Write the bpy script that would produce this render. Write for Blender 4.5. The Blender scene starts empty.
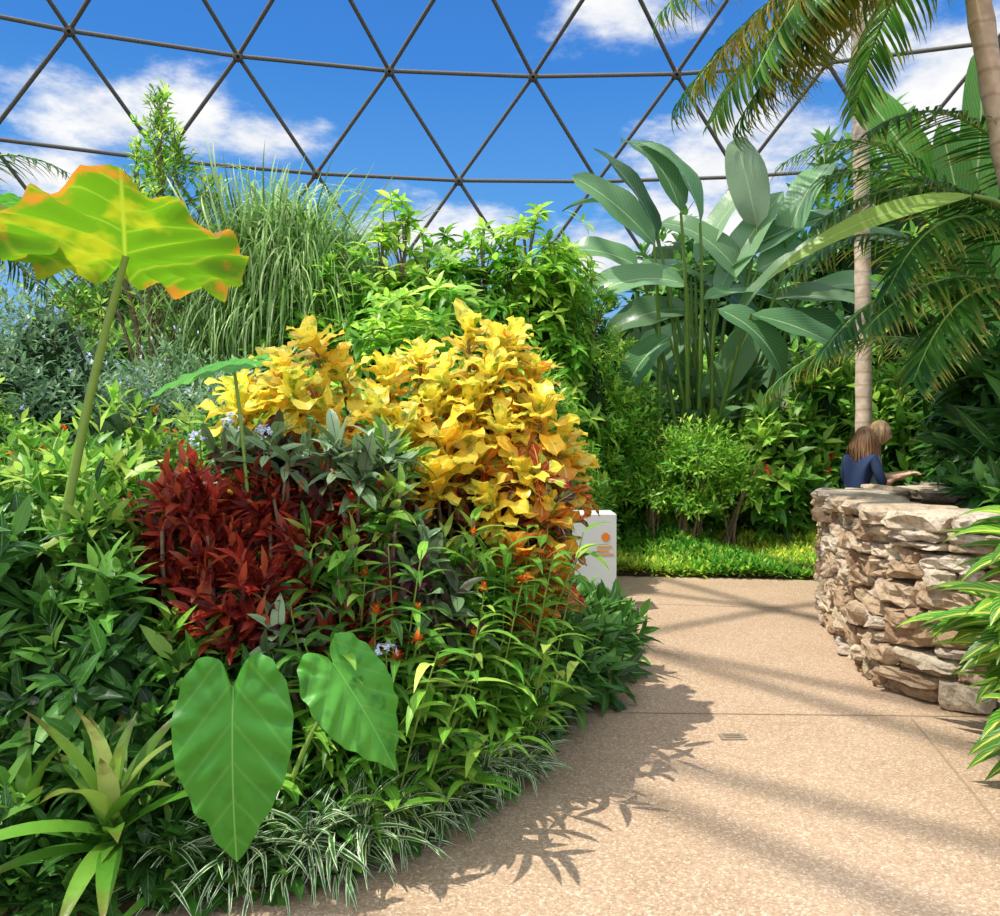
import bpy, math, numpy as np
from mathutils import Vector
rng=np.random.default_rng(11)
sc=bpy.context.scene
try:
    sc.view_settings.view_transform='Standard'
    sc.view_settings.look='None'
except Exception: pass
Z=np.array([0,0,1.0])
def A(*a): return np.array(a,dtype=float)
def nrm(a):
    return a/np.maximum(np.linalg.norm(a,axis=-1,keepdims=True),1e-9)
def hexc(h,a=1):
    h=h.lstrip('#'); c=[int(h[i:i+2],16)/255 for i in (0,2,4)]
    return tuple([x/12.92 if x<=0.04045 else ((x+.055)/1.055)**2.4 for x in c]+[a])
# ------------------------------------------------------------ node helpers
class NT:
    def __init__(s,nt): s.nt=nt; nt.nodes.clear()
    def n(s,t,**k):
        x=s.nt.nodes.new(t)
        for a,b in k.items(): setattr(x,a,b)
        return x
    def l(s,a,b): s.nt.links.new(a,b)
    def set(s,sock,v):
        if hasattr(v,'is_linked') or hasattr(v,'links'): s.l(v,sock)
        else: sock.default_value=v
    def m(s,op,a,b=None,c=None,clamp=False):
        x=s.n('ShaderNodeMath',operation=op); x.use_clamp=clamp
        s.set(x.inputs[0],a)
        if b is not None: s.set(x.inputs[1],b)
        if c is not None: s.set(x.inputs[2],c)
        return x.outputs[0]
    def vm(s,op,a,b=None):
        x=s.n('ShaderNodeVectorMath',operation=op)
        s.set(x.inputs[0],a)
        if b is not None: s.set(x.inputs[1],b)
        return x
    def ramp(s,f,st,interp='LINEAR'):
        x=s.n('ShaderNodeValToRGB'); s.l(f,x.inputs[0]); cr=x.color_ramp; cr.interpolation=interp
        while len(cr.elements)<len(st): cr.elements.new(0.5)
        for e,(p,c) in zip(cr.elements,st):
            e.position=p; e.color=c if not isinstance(c,str) else hexc(c)
        return x.outputs[0]
    def mix(s,f,a,b,bt='MIX'):
        x=s.n('ShaderNodeMix',data_type='RGBA',blend_type=bt)
        s.set(x.inputs[0],f); s.set(x.inputs[6],a); s.set(x.inputs[7],b)
        return x.outputs[2]
def newmat(name):
    m=bpy.data.materials.new(name); m.use_nodes=True
    return m,NT(m.node_tree)
def leaf_mat(name,ramp,vein=None,veinw=.1,side=0,edge=None,edgew=.3,mott=None,mottc=None,rough=.42,trans=.3,spec=.4,tip=None,mscale=25,hue=.495,veins=.45,edgen=.7,pv=.55):
    m,t=newmat(name)
    at=t.n('ShaderNodeAttribute',attribute_name='lc')
    sp=t.n('ShaderNodeSeparateColor'); t.l(at.outputs['Color'],sp.inputs[0])
    R,T,V=sp.outputs
    av=t.m('ABSOLUTE',t.m('SUBTRACT',t.m('MULTIPLY',V,2.0),1.0))
    n=len(ramp)
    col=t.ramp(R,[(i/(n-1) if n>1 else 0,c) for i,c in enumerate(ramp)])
    geo=t.n('ShaderNodeNewGeometry')
    nz=t.n('ShaderNodeTexNoise'); nz.inputs['Scale'].default_value=mscale; nz.inputs['Detail'].default_value=3
    t.l(geo.outputs['Position'],nz.inputs['Vector'])
    col=t.mix(t.m('MULTIPLY',nz.outputs[0],.14),col,(0,0,0,1),'MIX') if mott is None else col
    if mott:
        f=t.ramp(nz.outputs[0],[(mott-.05,(0,0,0,1)),(mott+.07,(1,1,1,1))])
        col=t.mix(f,col,hexc(mottc))
    if vein:
        f=t.m('SUBTRACT',1.0,t.m('DIVIDE',av,veinw),clamp=True)
        if side:
            s=t.m('SINE',t.m('MULTIPLY',t.m('SUBTRACT',t.m('MULTIPLY',T,side),t.m('MULTIPLY',av,side*.33)),6.283))
            s=t.m('POWER',t.m('MULTIPLY_ADD',s,.5,.5),24.0)
            f=t.m('MAXIMUM',f,t.m('MULTIPLY',s,veins))
        col=t.mix(f,col,hexc(vein))
    if edge:
        nz2=t.n('ShaderNodeTexNoise'); nz2.inputs['Scale'].default_value=11; nz2.inputs['Detail'].default_value=5; t.l(geo.outputs['Position'],nz2.inputs['Vector'])
        ea=av if edgen<.9 else at.outputs['Alpha']
        f=t.m('ADD',ea,t.m('MULTIPLY',t.m('SUBTRACT',nz2.outputs[0],.5),edgen))
        mr=t.n('ShaderNodeMapRange',interpolation_type='SMOOTHSTEP'); t.l(f,mr.inputs[0])
        mr.inputs[1].default_value=1-edgew-.12; mr.inputs[2].default_value=1-edgew+.12
        col=t.mix(mr.outputs[0],col,hexc(edge))
    if tip:
        f=t.m('ADD',T,t.m('MULTIPLY',t.m('SUBTRACT',nz.outputs[0],.5),.6))
        mr=t.n('ShaderNodeMapRange',interpolation_type='SMOOTHSTEP'); t.l(f,mr.inputs[0])
        mr.inputs[1].default_value=.55; mr.inputs[2].default_value=1.0
        col=t.mix(mr.outputs[0],col,hexc(tip))
    if pv:
        k_=t.m('MULTIPLY_ADD',at.outputs['Alpha'],pv,1.0-pv*.6)
        sc_=t.n('ShaderNodeVectorMath',operation='SCALE'); t.l(col,sc_.inputs[0]); t.l(k_,sc_.inputs['Scale']); col=sc_.outputs[0]
    p=t.n('ShaderNodeBsdfPrincipled'); t.l(col,p.inputs['Base Color'])
    p.inputs['Roughness'].default_value=rough; p.inputs['Specular IOR Level'].default_value=spec
    bp=t.n('ShaderNodeBump'); bp.inputs['Strength'].default_value=.35; bp.inputs['Distance'].default_value=.01
    t.l(nz.outputs[0],bp.inputs['Height']); t.l(bp.outputs[0],p.inputs['Normal'])
    tr=t.n('ShaderNodeBsdfTranslucent')
    hs=t.n('ShaderNodeHueSaturation'); hs.inputs['Saturation'].default_value=1.0; hs.inputs['Value'].default_value=1.5; hs.inputs['Hue'].default_value=hue
    t.l(col,hs.inputs['Color']); t.l(hs.outputs[0],tr.inputs[0])
    mx=t.n('ShaderNodeMixShader'); mx.inputs[0].default_value=trans
    t.l(p.outputs[0],mx.inputs[1]); t.l(tr.outputs[0],mx.inputs[2])
    o=t.n('ShaderNodeOutputMaterial'); t.l(mx.outputs[0],o.inputs[0])
    return m
def plain(name,c,rough=.7,c2=None,scale=20,bump=.0,metal=0,spec=.3):
    m,t=newmat(name)
    p=t.n('ShaderNodeBsdfPrincipled'); p.inputs['Roughness'].default_value=rough; p.inputs['Metallic'].default_value=metal
    p.inputs['Specular IOR Level'].default_value=spec
    geo=t.n('ShaderNodeNewGeometry')
    nz=t.n('ShaderNodeTexNoise'); nz.inputs['Scale'].default_value=scale; nz.inputs['Detail'].default_value=5
    t.l(geo.outputs['Position'],nz.inputs['Vector'])
    col=t.ramp(nz.outputs[0],[(.3,c),(.7,c2 or c)]); t.l(col,p.inputs['Base Color'])
    if bump:
        b=t.n('ShaderNodeBump'); b.inputs['Strength'].default_value=bump; b.inputs['Distance'].default_value=.02
        t.l(nz.outputs[0],b.inputs['Height']); t.l(b.outputs[0],p.inputs['Normal'])
    o=t.n('ShaderNodeOutputMaterial'); t.l(p.outputs[0],o.inputs[0])
    return m
# ------------------------------------------------------------ mesh buffer
class Buf:
    def __init__(s): s.V=[];s.F=[];s.C=[];s.n=0
    def add(s,V,F,C):
        V=np.asarray(V,float).reshape(-1,3); F=np.asarray(F,int).reshape(-1,4)
        s.V.append(V); s.F.append(F+s.n); s.C.append(np.asarray(C,float).reshape(-1,4)); s.n+=len(V)
def build(name,parts,smooth=True,parent=None):
    V=[];F=[];C=[];M=[];n=0;mats=[]
    for i,(b,m) in enumerate(parts):
        mats.append(m)
        if not b.V: continue
        v=np.concatenate(b.V); f=np.concatenate(b.F); V.append(v);F.append(f+n);C.append(np.concatenate(b.C));M.append(np.full(len(f),i));n+=len(v)
    V=np.concatenate(V);F=np.concatenate(F);C=np.concatenate(C);M=np.concatenate(M)
    me=bpy.data.meshes.new(name)
    me.vertices.add(len(V)); me.loops.add(len(F)*4); me.polygons.add(len(F))
    me.vertices.foreach_set('co',V.ravel().astype(np.float32))
    me.loops.foreach_set('vertex_index',F.ravel().astype(np.int32))
    me.polygons.foreach_set('loop_start',(np.arange(len(F))*4).astype(np.int32))
    for m in mats: me.materials.append(m)
    me.polygons.foreach_set('material_index',M.astype(np.int32))
    me.polygons.foreach_set('use_smooth',np.full(len(F),smooth))
    me.update(calc_edges=True)
    a=me.attributes.new('lc','FLOAT_COLOR','POINT'); a.data.foreach_set('color',C.ravel().astype(np.float32))
    o=bpy.data.objects.new(name,me); sc.collection.objects.link(o)
    if parent: o.parent=parent
    return o
PROF={
 'lance':lambda t: np.sin(np.pi*np.clip(t,0,1)**.75)**.9*(1-.15*t),
 'ovate':lambda t: (np.clip(t,0,1)**.55*(1-t)**.75)/.52,
 'strap':lambda t: (.75+.25*np.sin(np.pi*t))*(1-t**5)*(1-.35*t),
 'paddle':lambda t: np.sqrt(np.clip(np.sin(np.pi*np.clip(t,0,1)**.9),0,1)),
 'croton':lambda t: (.25+.75*np.clip(t,0,1)**.9)*np.sqrt(np.clip(1-t**5,0,1))*1.2*(1+.12*np.cos(t*17)),
 'blade':lambda t: (1-t**2.5)*(.6+.4*np.minimum(1,t*4)),
}
def leaves(buf,P,D,N,L,W,droop=.3,fold=.25,prof='lance',nseg=4,wave=0,r1=None,r2=None,five=False):
    P=np.asarray(P,float).reshape(-1,3); n=len(P)
    D=nrm(np.broadcast_to(D,(n,3)).astype(float)); N=np.broadcast_to(N,(n,3)).astype(float)
    N=N-(N*D).sum(1,keepdims=True)*D+1e-6; N=nrm(N); S=np.cross(D,N)
    L=np.broadcast_to(L,(n,)); W=np.broadcast_to(W,(n,)); droop=np.broadcast_to(droop,(n,)); fold=np.broadcast_to(fold,(n,))
    t=np.linspace(0,1,nseg+1)
    tm=(t[1:]+t[:-1])/2; th=droop[:,None]*tm[None]**1.2
    dx=np.concatenate([np.zeros((n,1)),np.cumsum(np.cos(th),1)],1)/nseg*L[:,None]
    dz=np.concatenate([np.zeros((n,1)),np.cumsum(np.sin(th),1)],1)/nseg*L[:,None]
    thv=droop[:,None]*t[None]**1.2
    mid=P[:,None]+dx[...,None]*D[:,None]-dz[...,None]*N[:,None]
    nn=np.cos(thv)[...,None]*N[:,None]+np.sin(thv)[...,None]*D[:,None]
    v=np.array([-1,-.5,0,.5,1.]) if five else np.array([-1,0,1.])
    w=np.maximum(PROF[prof](t),.02)
    ww=(W[:,None]*.5*w[None])
    pos=mid[:,:,None]+S[:,None,None]*(v[None,None,:,None]*ww[:,:,None,None])
    h=fold[:,None,None]*np.abs(v)[None,None]*ww[:,:,None]
    if wave:
        ph=rng.random((n,1,1))*6.28
        h=h+wave*W[:,None,None]*np.abs(v)[None,None]*np.sin(t[None,:,None]*13+ph+v[None,None]*1.5)
    pos=pos+nn[:,:,None]*h[...,None]
    T=nseg+1;K=len(v)
    idx=np.arange(n*T*K).reshape(n,T,K)
    F=np.stack([idx[:,:-1,:-1],idx[:,1:,:-1],idx[:,1:,1:],idx[:,:-1,1:]],-1).reshape(-1,4)
    r1=rng.random(n) if r1 is None else np.broadcast_to(r1,(n,)); r2=rng.random(n) if r2 is None else r2
    C=np.zeros((n,T,K,4)); C[...,0]=r1[:,None,None]; C[...,1]=t[None,:,None]; C[...,2]=(v*.5+.5)[None,None]; C[...,3]=r2[:,None,None]
    buf.add(pos,F,C)
def perp(ax):
    h=np.where(np.abs(ax[:,2:3])>.9,A(1,0,0)[None],A(0,0,1)[None])
    a=nrm(np.cross(ax,h)); b=np.cross(ax,a); return a,b
def rosettes(buf,tips,axes,k,L,W,tilt=(.3,1.3),slen=.1,droop=.5,prof='lance',nseg=4,fold=.25,wave=0,cv=None,cg=0,cn=.15,upb=.3,lj=.25,five=False):
    tips=np.asarray(tips,float).reshape(-1,3); n=len(tips); axes=nrm(np.broadcast_to(axes,(n,3)).astype(float))
    a,b=perp(axes)
    i=np.arange(k)[None]; f=(i/max(k-1,1))*np.ones((n,1))
    ph=i*2.399+rng.random((n,1))*6.28+rng.normal(0,.2,(n,k))
    rad=np.cos(ph)[...,None]*a[:,None]+np.sin(ph)[...,None]*b[:,None]
    tl=tilt[0]+(tilt[1]-tilt[0])*f+rng.normal(0,.15,(n,k))
    D=np.cos(tl)[...,None]*axes[:,None]+np.sin(tl)[...,None]*rad
    P=tips[:,None]-axes[:,None]*(slen*f)[...,None]
    Nn=axes[:,None]+upb*Z+0*D
    LL=L*(1+rng.normal(0,lj,(n,k)).clip(-.5,.5))*(.6+.4*np.sin(np.pi*(f*.7+.15)))
    WW=W*LL/L
    cvv=(rng.random((n,1)) if cv is None else np.asarray(cv).reshape(-1,1))+cg*f+rng.normal(0,cn,(n,k))
    leaves(buf,P.reshape(-1,3),D.reshape(-1,3),Nn.reshape(-1,3),LL.ravel(),WW.ravel(),droop+rng.normal(0,.2,n*k),fold,prof,nseg,wave,r1=cvv.ravel().clip(0,1),five=five)
def tube(buf,pts,rad,sides=6,c=.5):
    pts=np.asarray(pts,float); n=len(pts); rad=np.broadcast_to(rad,(n,)) if np.ndim(rad)<1 or len(np.atleast_1d(rad))==n else np.linspace(rad[0],rad[1],n)
    tg=nrm(np.gradient(pts,axis=0)); h=A(1,0,0) if abs(tg[0][2])>.8 else Z
    u=nrm(np.cross(tg,h)); w=np.cross(tg,u)
    an=np.arange(sides)/sides*6.2832
    V=pts[:,None]+rad[:,None,None]*(np.cos(an)[None,:,None]*u[:,None]+np.sin(an)[None,:,None]*w[:,None])
    idx=np.arange(n*sides).reshape(n,sides); nx=np.roll(idx,-1,1)
    F=np.stack([idx[:-1],nx[:-1],nx[1:],idx[1:]],-1)
    C=np.zeros((n,sides,4)); C[...,0]=c; C[...,1]=np.linspace(0,1,n)[:,None]; C[...,2]=.9; C[...,3]=.5
    buf.add(V,F,C)
def bez(p0,p1,p2,n=10):
    t=np.linspace(0,1,n)[:,None]; p0,p1,p2=map(lambda p:np.array(p,float),(p0,p1,p2))
    return (1-t)**2*p0+2*t*(1-t)*p1+t*t*p2
def lump(d,s=0):
    return 1+.15*np.sin(d[:,0]*5+s)+.14*np.sin(d[:,1]*6+s*2+1)+.12*np.sin(d[:,2]*8+s*3)
def ell(c,r,n,zmin=-.4,inner=.75,up=.5,seed=0):
    d=nrm(rng.normal(size=(n*3,3))); d=d[d[:,2]>zmin][:n]
    q=rng.uniform(inner,1.06,(len(d),1))*lump(d,seed)[:,None]
    P=np.array(c)+d*np.array(r)*q
    return P,nrm(d/np.array(r)*min(r)+up*Z)
def blob(buf,c,r,s=0,k=.72,nu=20,nv=12):
    th=np.linspace(0,2*np.pi,nu,endpoint=False); ph=np.linspace(.02,np.pi-.02,nv)
    d=np.stack([np.outer(np.sin(ph),np.cos(th)),np.outer(np.sin(ph),np.sin(th)),np.outer(np.cos(ph),np.ones(nu))],-1).reshape(-1,3)
    V=np.array(c)+d*np.array(r)*k*lump(d,s)[:,None]*(1+rng.normal(0,.05,(len(d),1)))
    V[:,2]=np.maximum(V[:,2],.01)
    idx=np.arange(nu*nv).reshape(nv,nu); nx=np.roll(idx,-1,1)
    F=np.stack([idx[:-1],idx[1:],nx[1:],nx[:-1]],-1)
    buf.add(V,F,np.full((len(V),4),.5))
# ------------------------------------------------------------ camera, sun, sky
cam=bpy.data.cameras.new('camera'); cam.sensor_width=36; cam.lens=28.8; cam.shift_y=-.018; cam.clip_end=500
co=bpy.data.objects.new('camera',cam); sc.collection.objects.link(co); co.location=(0,0,1.6); co.rotation_euler=(math.pi/2,0,0); sc.camera=co
sun=bpy.data.lights.new('sun','SUN'); sun.energy=5.2; sun.angle=math.radians(.6); sun.color=(1,.96,.89)
so=bpy.data.objects.new('sun',sun); sc.collection.objects.link(so)
so.rotation_euler=Vector((-.44,-.16,.94)).to_track_quat('Z','Y').to_euler(); so.location=(-20,0,30)
w=bpy.data.worlds.new('sky'); sc.world=w; w.use_nodes=True; t=NT(w.node_tree)
tc=t.n('ShaderNodeTexCoord'); dv=t.vm('NORMALIZE',tc.outputs['Generated']).outputs[0]
sx=t.n('ShaderNodeSeparateXYZ'); t.l(dv,sx.inputs[0])
base=t.ramp(sx.outputs[2],[(0,'#b4d8f6'),(.12,'#8cc0f2'),(.26,'#60a6ec'),(.42,'#438ade'),(.6,'#3a76cc'),(1,'#3a78cc')])
nz=t.n('ShaderNodeTexNoise'); nz.inputs['Scale'].default_value=8; nz.inputs['Detail'].default_value=10; nz.inputs['Roughness'].default_value=.62
mp=t.vm('MULTIPLY',dv,(1,1,2.2)).outputs[0]; t.l(mp,nz.inputs['Vector'])
clouds=[(-.49,.40,.08),(-.40,.40,.09),(-.30,.375,.07),(-.53,.33,.06),(-.60,.33,.06),(-.10,.25,.09),(-.05,.25,.08),(.16,.54,.09),(.34,.39,.11),(.55,.46,.13),(.44,.5,.11),(.28,.34,.11),(.12,.24,.09),(.62,.36,.12),(.22,.27,.10)]
acc=None
for cx_,cz_,r_ in clouds:
    d=np.array([cx_,1,cz_]); d/=np.linalg.norm(d)
    q=t.vm('MULTIPLY',t.vm('SUBTRACT',dv,tuple(d)).outputs[0],(1,1,1.9)).outputs[0]
    ln=t.vm('LENGTH',q).outputs['Value']
    v=t.m('SUBTRACT',1.0,t.m('DIVIDE',ln,r_*1.1))
    acc=v if acc is None else t.m('MAXIMUM',acc,v)
acc=t.m('MAXIMUM',acc,-.6)
hi=t.m('MULTIPLY',t.m('SUBTRACT',sx.outputs[2],.60),3.0)  # unseen cloud cover overhead, added for fill light
bk=t.m('MULTIPLY',t.m('SUBTRACT',-.15,sx.outputs[1]),1.5)  # unseen cloud cover behind the camera, added for fill light
acc=t.m('MAXIMUM',acc,t.m('MINIMUM',t.m('MAXIMUM',hi,bk),.7))
den=t.m('ADD',acc,t.m('MULTIPLY',t.m('SUBTRACT',nz.outputs[0],.5),2.8))
mr=t.n('ShaderNodeMapRange',interpolation_type='SMOOTHSTEP'); t.l(den,mr.inputs[0]); mr.inputs[1].default_value=-.05; mr.inputs[2].default_value=.85
cc=t.ramp(nz.outputs[0],[(.3,'#d4def0'),(.6,'#ffffff')])
skyc=t.mix(mr.outputs[0],base,cc)
def sstep(v,a,b):
    x=t.n('ShaderNodeMapRange',interpolation_type='SMOOTHSTEP'); t.l(v,x.inputs[0]); x.inputs[1].default_value=a; x.inputs[2].default_value=b; return x.outputs[0]
st_=t.m('ADD',t.m('ADD',1.0,t.m('MULTIPLY',sstep(sx.outputs[2],.6,.8),.6)),t.m('MULTIPLY',sstep(t.m('MULTIPLY',sx.outputs[1],-1.0),.1,.5),.9))  # sky strength raised overhead and behind the camera as added fill
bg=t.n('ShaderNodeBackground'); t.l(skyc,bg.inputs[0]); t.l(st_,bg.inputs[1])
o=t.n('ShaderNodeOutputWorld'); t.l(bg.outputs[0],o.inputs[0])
# ------------------------------------------------------------ dome
m_dome=plain('dome_metal','#6e6a62',.6,'#6e6a62',.6,spec=.1)
db=Buf(); cx,cy=1.8,-10
rings=[(41.2,-.2),(40.2,4.2),(38.5,7.2),(36.5,10.15),(34,12.5),(30.8,14.35),(26.8,16.2),(22,18),(16.5,19.4),(10.5,20.3)]
da=2*math.pi/50; a0=math.radians(-1.37)
def node(j,i):
    R,z=rings[j]; a=a0+(i+(.5 if (j%2)!=0 else 0))*da
    return A(cx+R*math.sin(a),cy+R*math.cos(a),z)
for j in range(len(rings)):
    for i in range(50):
        p=node(j,i); tube(db,[p,node(j,i+1)],.06,10)
        if j+1<len(rings):
            if j%2==0: q=[node(j+1,i-1),node(j+1,i)]
            else: q=[node(j+1,i),node(j+1,i+1)]
            for r in q: tube(db,[p,r],.06,10)
        c=A(cx,cy,-8); dd=nrm(p-c); tube(db,[p-dd*.14,p-dd*.1,p+dd*.1,p+dd*.14],np.array([.05,.16,.16,.05]),8)
for i in range(50): tube(db,[node(len(rings)-1,i),A(cx,cy,21)],.06,5) if i%5==0 else None
build('geodesic_dome_frame',[(db,m_dome)])
# ------------------------------------------------------------ ground
m_soil=plain('soil','#2a1d12',.95,'#4a3624',14,.8)
m,t=newmat('exposed_aggregate_paving'); geo=t.n('ShaderNodeNewGeometry')
n1=t.n('ShaderNodeTexNoise'); n1.inputs['Scale'].default_value=1.1; n1.inputs['Detail'].default_value=6; t.l(geo.outputs['Position'],n1.inputs['Vector'])
vo=t.n('ShaderNodeTexVoronoi'); vo.inputs['Scale'].default_value=120; t.l(geo.outputs['Position'],vo.inputs['Vector'])
s2=t.n('ShaderNodeSeparateColor'); t.l(vo.outputs['Color'],s2.inputs[0])
c1=t.ramp(n1.outputs[0],[(.3,'#a4886a'),(.7,'#baa084')])
c2=t.ramp(s2.outputs[0],[(0,'#745b44'),(.3,'#a08466'),(.75,'#b99e80'),(1,'#e2d0b8')])
col=t.mix(.5,c1,c2); p=t.n('ShaderNodeBsdfPrincipled'); t.l(col,p.inputs['Base Color']); p.inputs['Roughness'].default_value=.85
b=t.n('ShaderNodeBump'); b.inputs['Strength'].default_value=.3; b.inputs['Distance'].default_value=.005; t.l(vo.outputs['Distance'],b.inputs['Height']); t.l(b.outputs[0],p.inputs['Normal'])
o=t.n('ShaderNodeOutputMaterial'); t.l(p.outputs[0],o.inputs[0]); m_pave=m
m_joint=plain('joint','#8f7860',.9,'#a58f74',30)
def quad(buf,pts): buf.add(pts,[[0,1,2,3]],np.full((4,4),.5))
g=Buf(); quad(g,[(-60,-60,-.06),(60,-60,-.06),(60,60,-.06),(-60,60,-.06)]); build('ground',[(g,m_soil)])
g=Buf(); quad(g,[(-9,-8,0),(14,-8,0),(14,13,0),(-9,13,0)])
j=Buf()
def strip(p,q,w=.012):
    p=A(*p);q=A(*q);d=nrm(q-p);s=A(-d[1],d[0])*w/2
    quad(j,[(*(p-s),.003),(*(q-s),.003),(*(q+s),.003),(*(p+s),.003)])
strip((-.2,4.72),(2.9,4.62)); strip((2.37,4.63),(1.55,1.0)); strip((.9,7.9),(2.7,7.6),.01)
build('floor_path',[(g,m_pave),(j,m_joint)])
YE=[-3,1.5,2.3,2.55,2.69,2.88,3.28,3.82,4.49,5.1,7.1,8.6,9.6,10.2,14]; XE=[-8,-5,-2.6,-1.7,-1.18,-.54,-.2,.19,.34,.62,1.02,1.12,1.15,1.2,1.3]
def xedge(y): return np.interp(y,YE,XE)
def grid(buf,fn,nu,nv):
    u,v=np.meshgrid(np.linspace(0,1,nu),np.linspace(0,1,nv),indexing='ij'); V=fn(u.ravel(),v.ravel())
    idx=np.arange(nu*nv).reshape(nu,nv); F=np.stack([idx[:-1,:-1],idx[1:,:-1],idx[1:,1:],idx[:-1,1:]],-1)
    buf.add(V,F,np.full((len(V),4),.5))
g=Buf()
def f(u,v):
    y=1.5+v*24; x=xedge(y)-.1+(-14-xedge(y))*u**2; z=.004+.16*np.minimum(1,(u*4))*(.7+.3*np.sin(x*7+y*5))+.1*u
    return np.stack([x,y,z],-1)
grid(g,f,60,200); build('planting_bed',[(g,m_soil)])
g=Buf()
def f(u,v):
    x=1.1+v*14; y0=9.45-.12*(x-1.3)+.04*np.sin(x*3); y=y0+(26-y0)*u**2; z=.004+.12*np.minimum(1,u*10)+.5*u*u
    return np.stack([x,y,z],-1)
grid(g,f,50,60); build('planting_bed',[(g,m_soil)])
g=Buf()
def f(u,v):
    y=-1+v*5.4; x0=2.72+.05*np.sin(y*5); x=x0+6*u**2; z=.004+.12*np.minimum(1,u*10)
    return np.stack([x,y,z],-1)
grid(g,f,40,40); build('planting_bed',[(g,m_soil)])
g=Buf(); c=A(1.25,4.30)
V=[]
for z,s in ((.001,1),(.008,1),(.010,.85)):
    V+= [(c[0]-.068*s,c[1]-.04*s,z),(c[0]+.068*s,c[1]-.04*s,z),(c[0]+.068*s,c[1]+.04*s,z),(c[0]-.068*s,c[1]+.04*s,z)]
g.add(V,[[0,1,5,4],[1,2,6,5],[2,3,7,6],[3,0,4,7],[4,5,9,8],[5,6,10,9],[6,7,11,10],[7,4,8,11],[8,9,10,11]],np.full((12,4),.5))
g2=Buf()
for k in range(3):
    yy=c[1]-.024+.024*k; quad(g2,[(c[0]-.045,yy-.004,.0108),(c[0]+.045,yy-.004,.0108),(c[0]+.045,yy+.004,.0108),(c[0]-.045,yy+.004,.0108)])
build('floor_plaque',[(g,plain('plaque_metal','#8a7a64',.5,'#988870')),(g2,plain('plaque_text','#4c4034',.6))],smooth=False)
# ------------------------------------------------------------ stone planter
m,t=newmat('limestone'); at=t.n('ShaderNodeAttribute',attribute_name='lc'); sp=t.n('ShaderNodeSeparateColor'); t.l(at.outputs['Color'],sp.inputs[0])
geo=t.n('ShaderNodeNewGeometry'); n1=t.n('ShaderNodeTexNoise'); n1.inputs['Scale'].default_value=9; n1.inputs['Detail'].default_value=9; n1.inputs['Roughness'].default_value=.65; t.l(geo.outputs['Position'],n1.inputs['Vector'])
c1=t.ramp(sp.outputs[0],[(0,'#b0906e'),(.25,'#ccb08e'),(.5,'#dcc6a6'),(.75,'#e8d8bc'),(1,'#d2c2ae')])
n2=t.n('ShaderNodeTexNoise'); n2.inputs['Scale'].default_value=38; n2.inputs['Detail'].default_value=8; n2.inputs['Roughness'].default_value=.7; t.l(geo.outputs['Position'],n2.inputs['Vector'])
c2=t.mix(t.ramp(n1.outputs[0],[(.36,(.6,.6,.6,1)),(.55,(0,0,0,1))]),c1,hexc('#967450'))
c3=t.mix(t.ramp(n2.outputs[0],[(.34,(.6,.6,.6,1)),(.48,(0,0,0,1))]),c2,hexc('#7c644c'))
p=t.n('ShaderNodeBsdfPrincipled'); t.l(c3,p.inputs['Base Color']); p.inputs['Roughness'].default_value=.9
b=t.n('ShaderNodeBump'); b.inputs['Strength'].default_value=1.0; b.inputs['Distance'].default_value=.05; t.l(t.m('ADD',n1.outputs[0],t.m('MULTIPLY',n2.outputs[0],.45)),b.inputs['Height']); t.l(b.outputs[0],p.inputs['Normal'])
o=t.n('ShaderNodeOutputMaterial'); t.l(p.outputs[0],o.inputs[0]); m_stone=m
m_mortar=plain('mortar','#6a5642',.95,'#8a7258',20,.5)
ctrl=[(4.2,7.75),(3.5,7.7),(3.05,7.4),(2.8,6.9),(2.65,6.2),(2.5,5.5),(2.5,5.08),(2.72,4.76),(3.1,4.62),(4.0,4.6),(5.0,4.62),(5.4,5.2),(5.4,7.2),(5.1,7.7)]
def closed_cr(pts,n=14):
    pts=np.array(pts);N=len(pts);out=[]
    for i in range(N):
        p0,p1,p2,p3=pts[i-1],pts[i],pts[(i+1)%N],pts[(i+2)%N]
        for k in range(n):
            s=k/n; out.append(.5*((2*p1)+(-p0+p2)*s+(2*p0-5*p1+4*p2-p3)*s*s+(-p0+3*p1-3*p2+p3)*s**3))
    return np.array(out)
per=closed_cr(ctrl); seg=np.linalg.norm(np.roll(per,-1,0)-per,axis=1); S=np.concatenate([[0],np.cumsum(seg)]); LT=S[-1]
def pat(s):
    s=s%LT; x=np.interp(s,S,np.append(per[:,0],per[0,0])); y=np.interp(s,S,np.append(per[:,1],per[0,1])); return A(x,y)
def pfr(s):
    p=pat(s); d=nrm(pat(s+.08)-pat(s-.08)); n=A(d[1],-d[0])
    cen=A(3.9,6.2)
    if np.dot(n,p-cen)<0: n=-n
    return p,d,n
sb=Buf()
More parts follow.
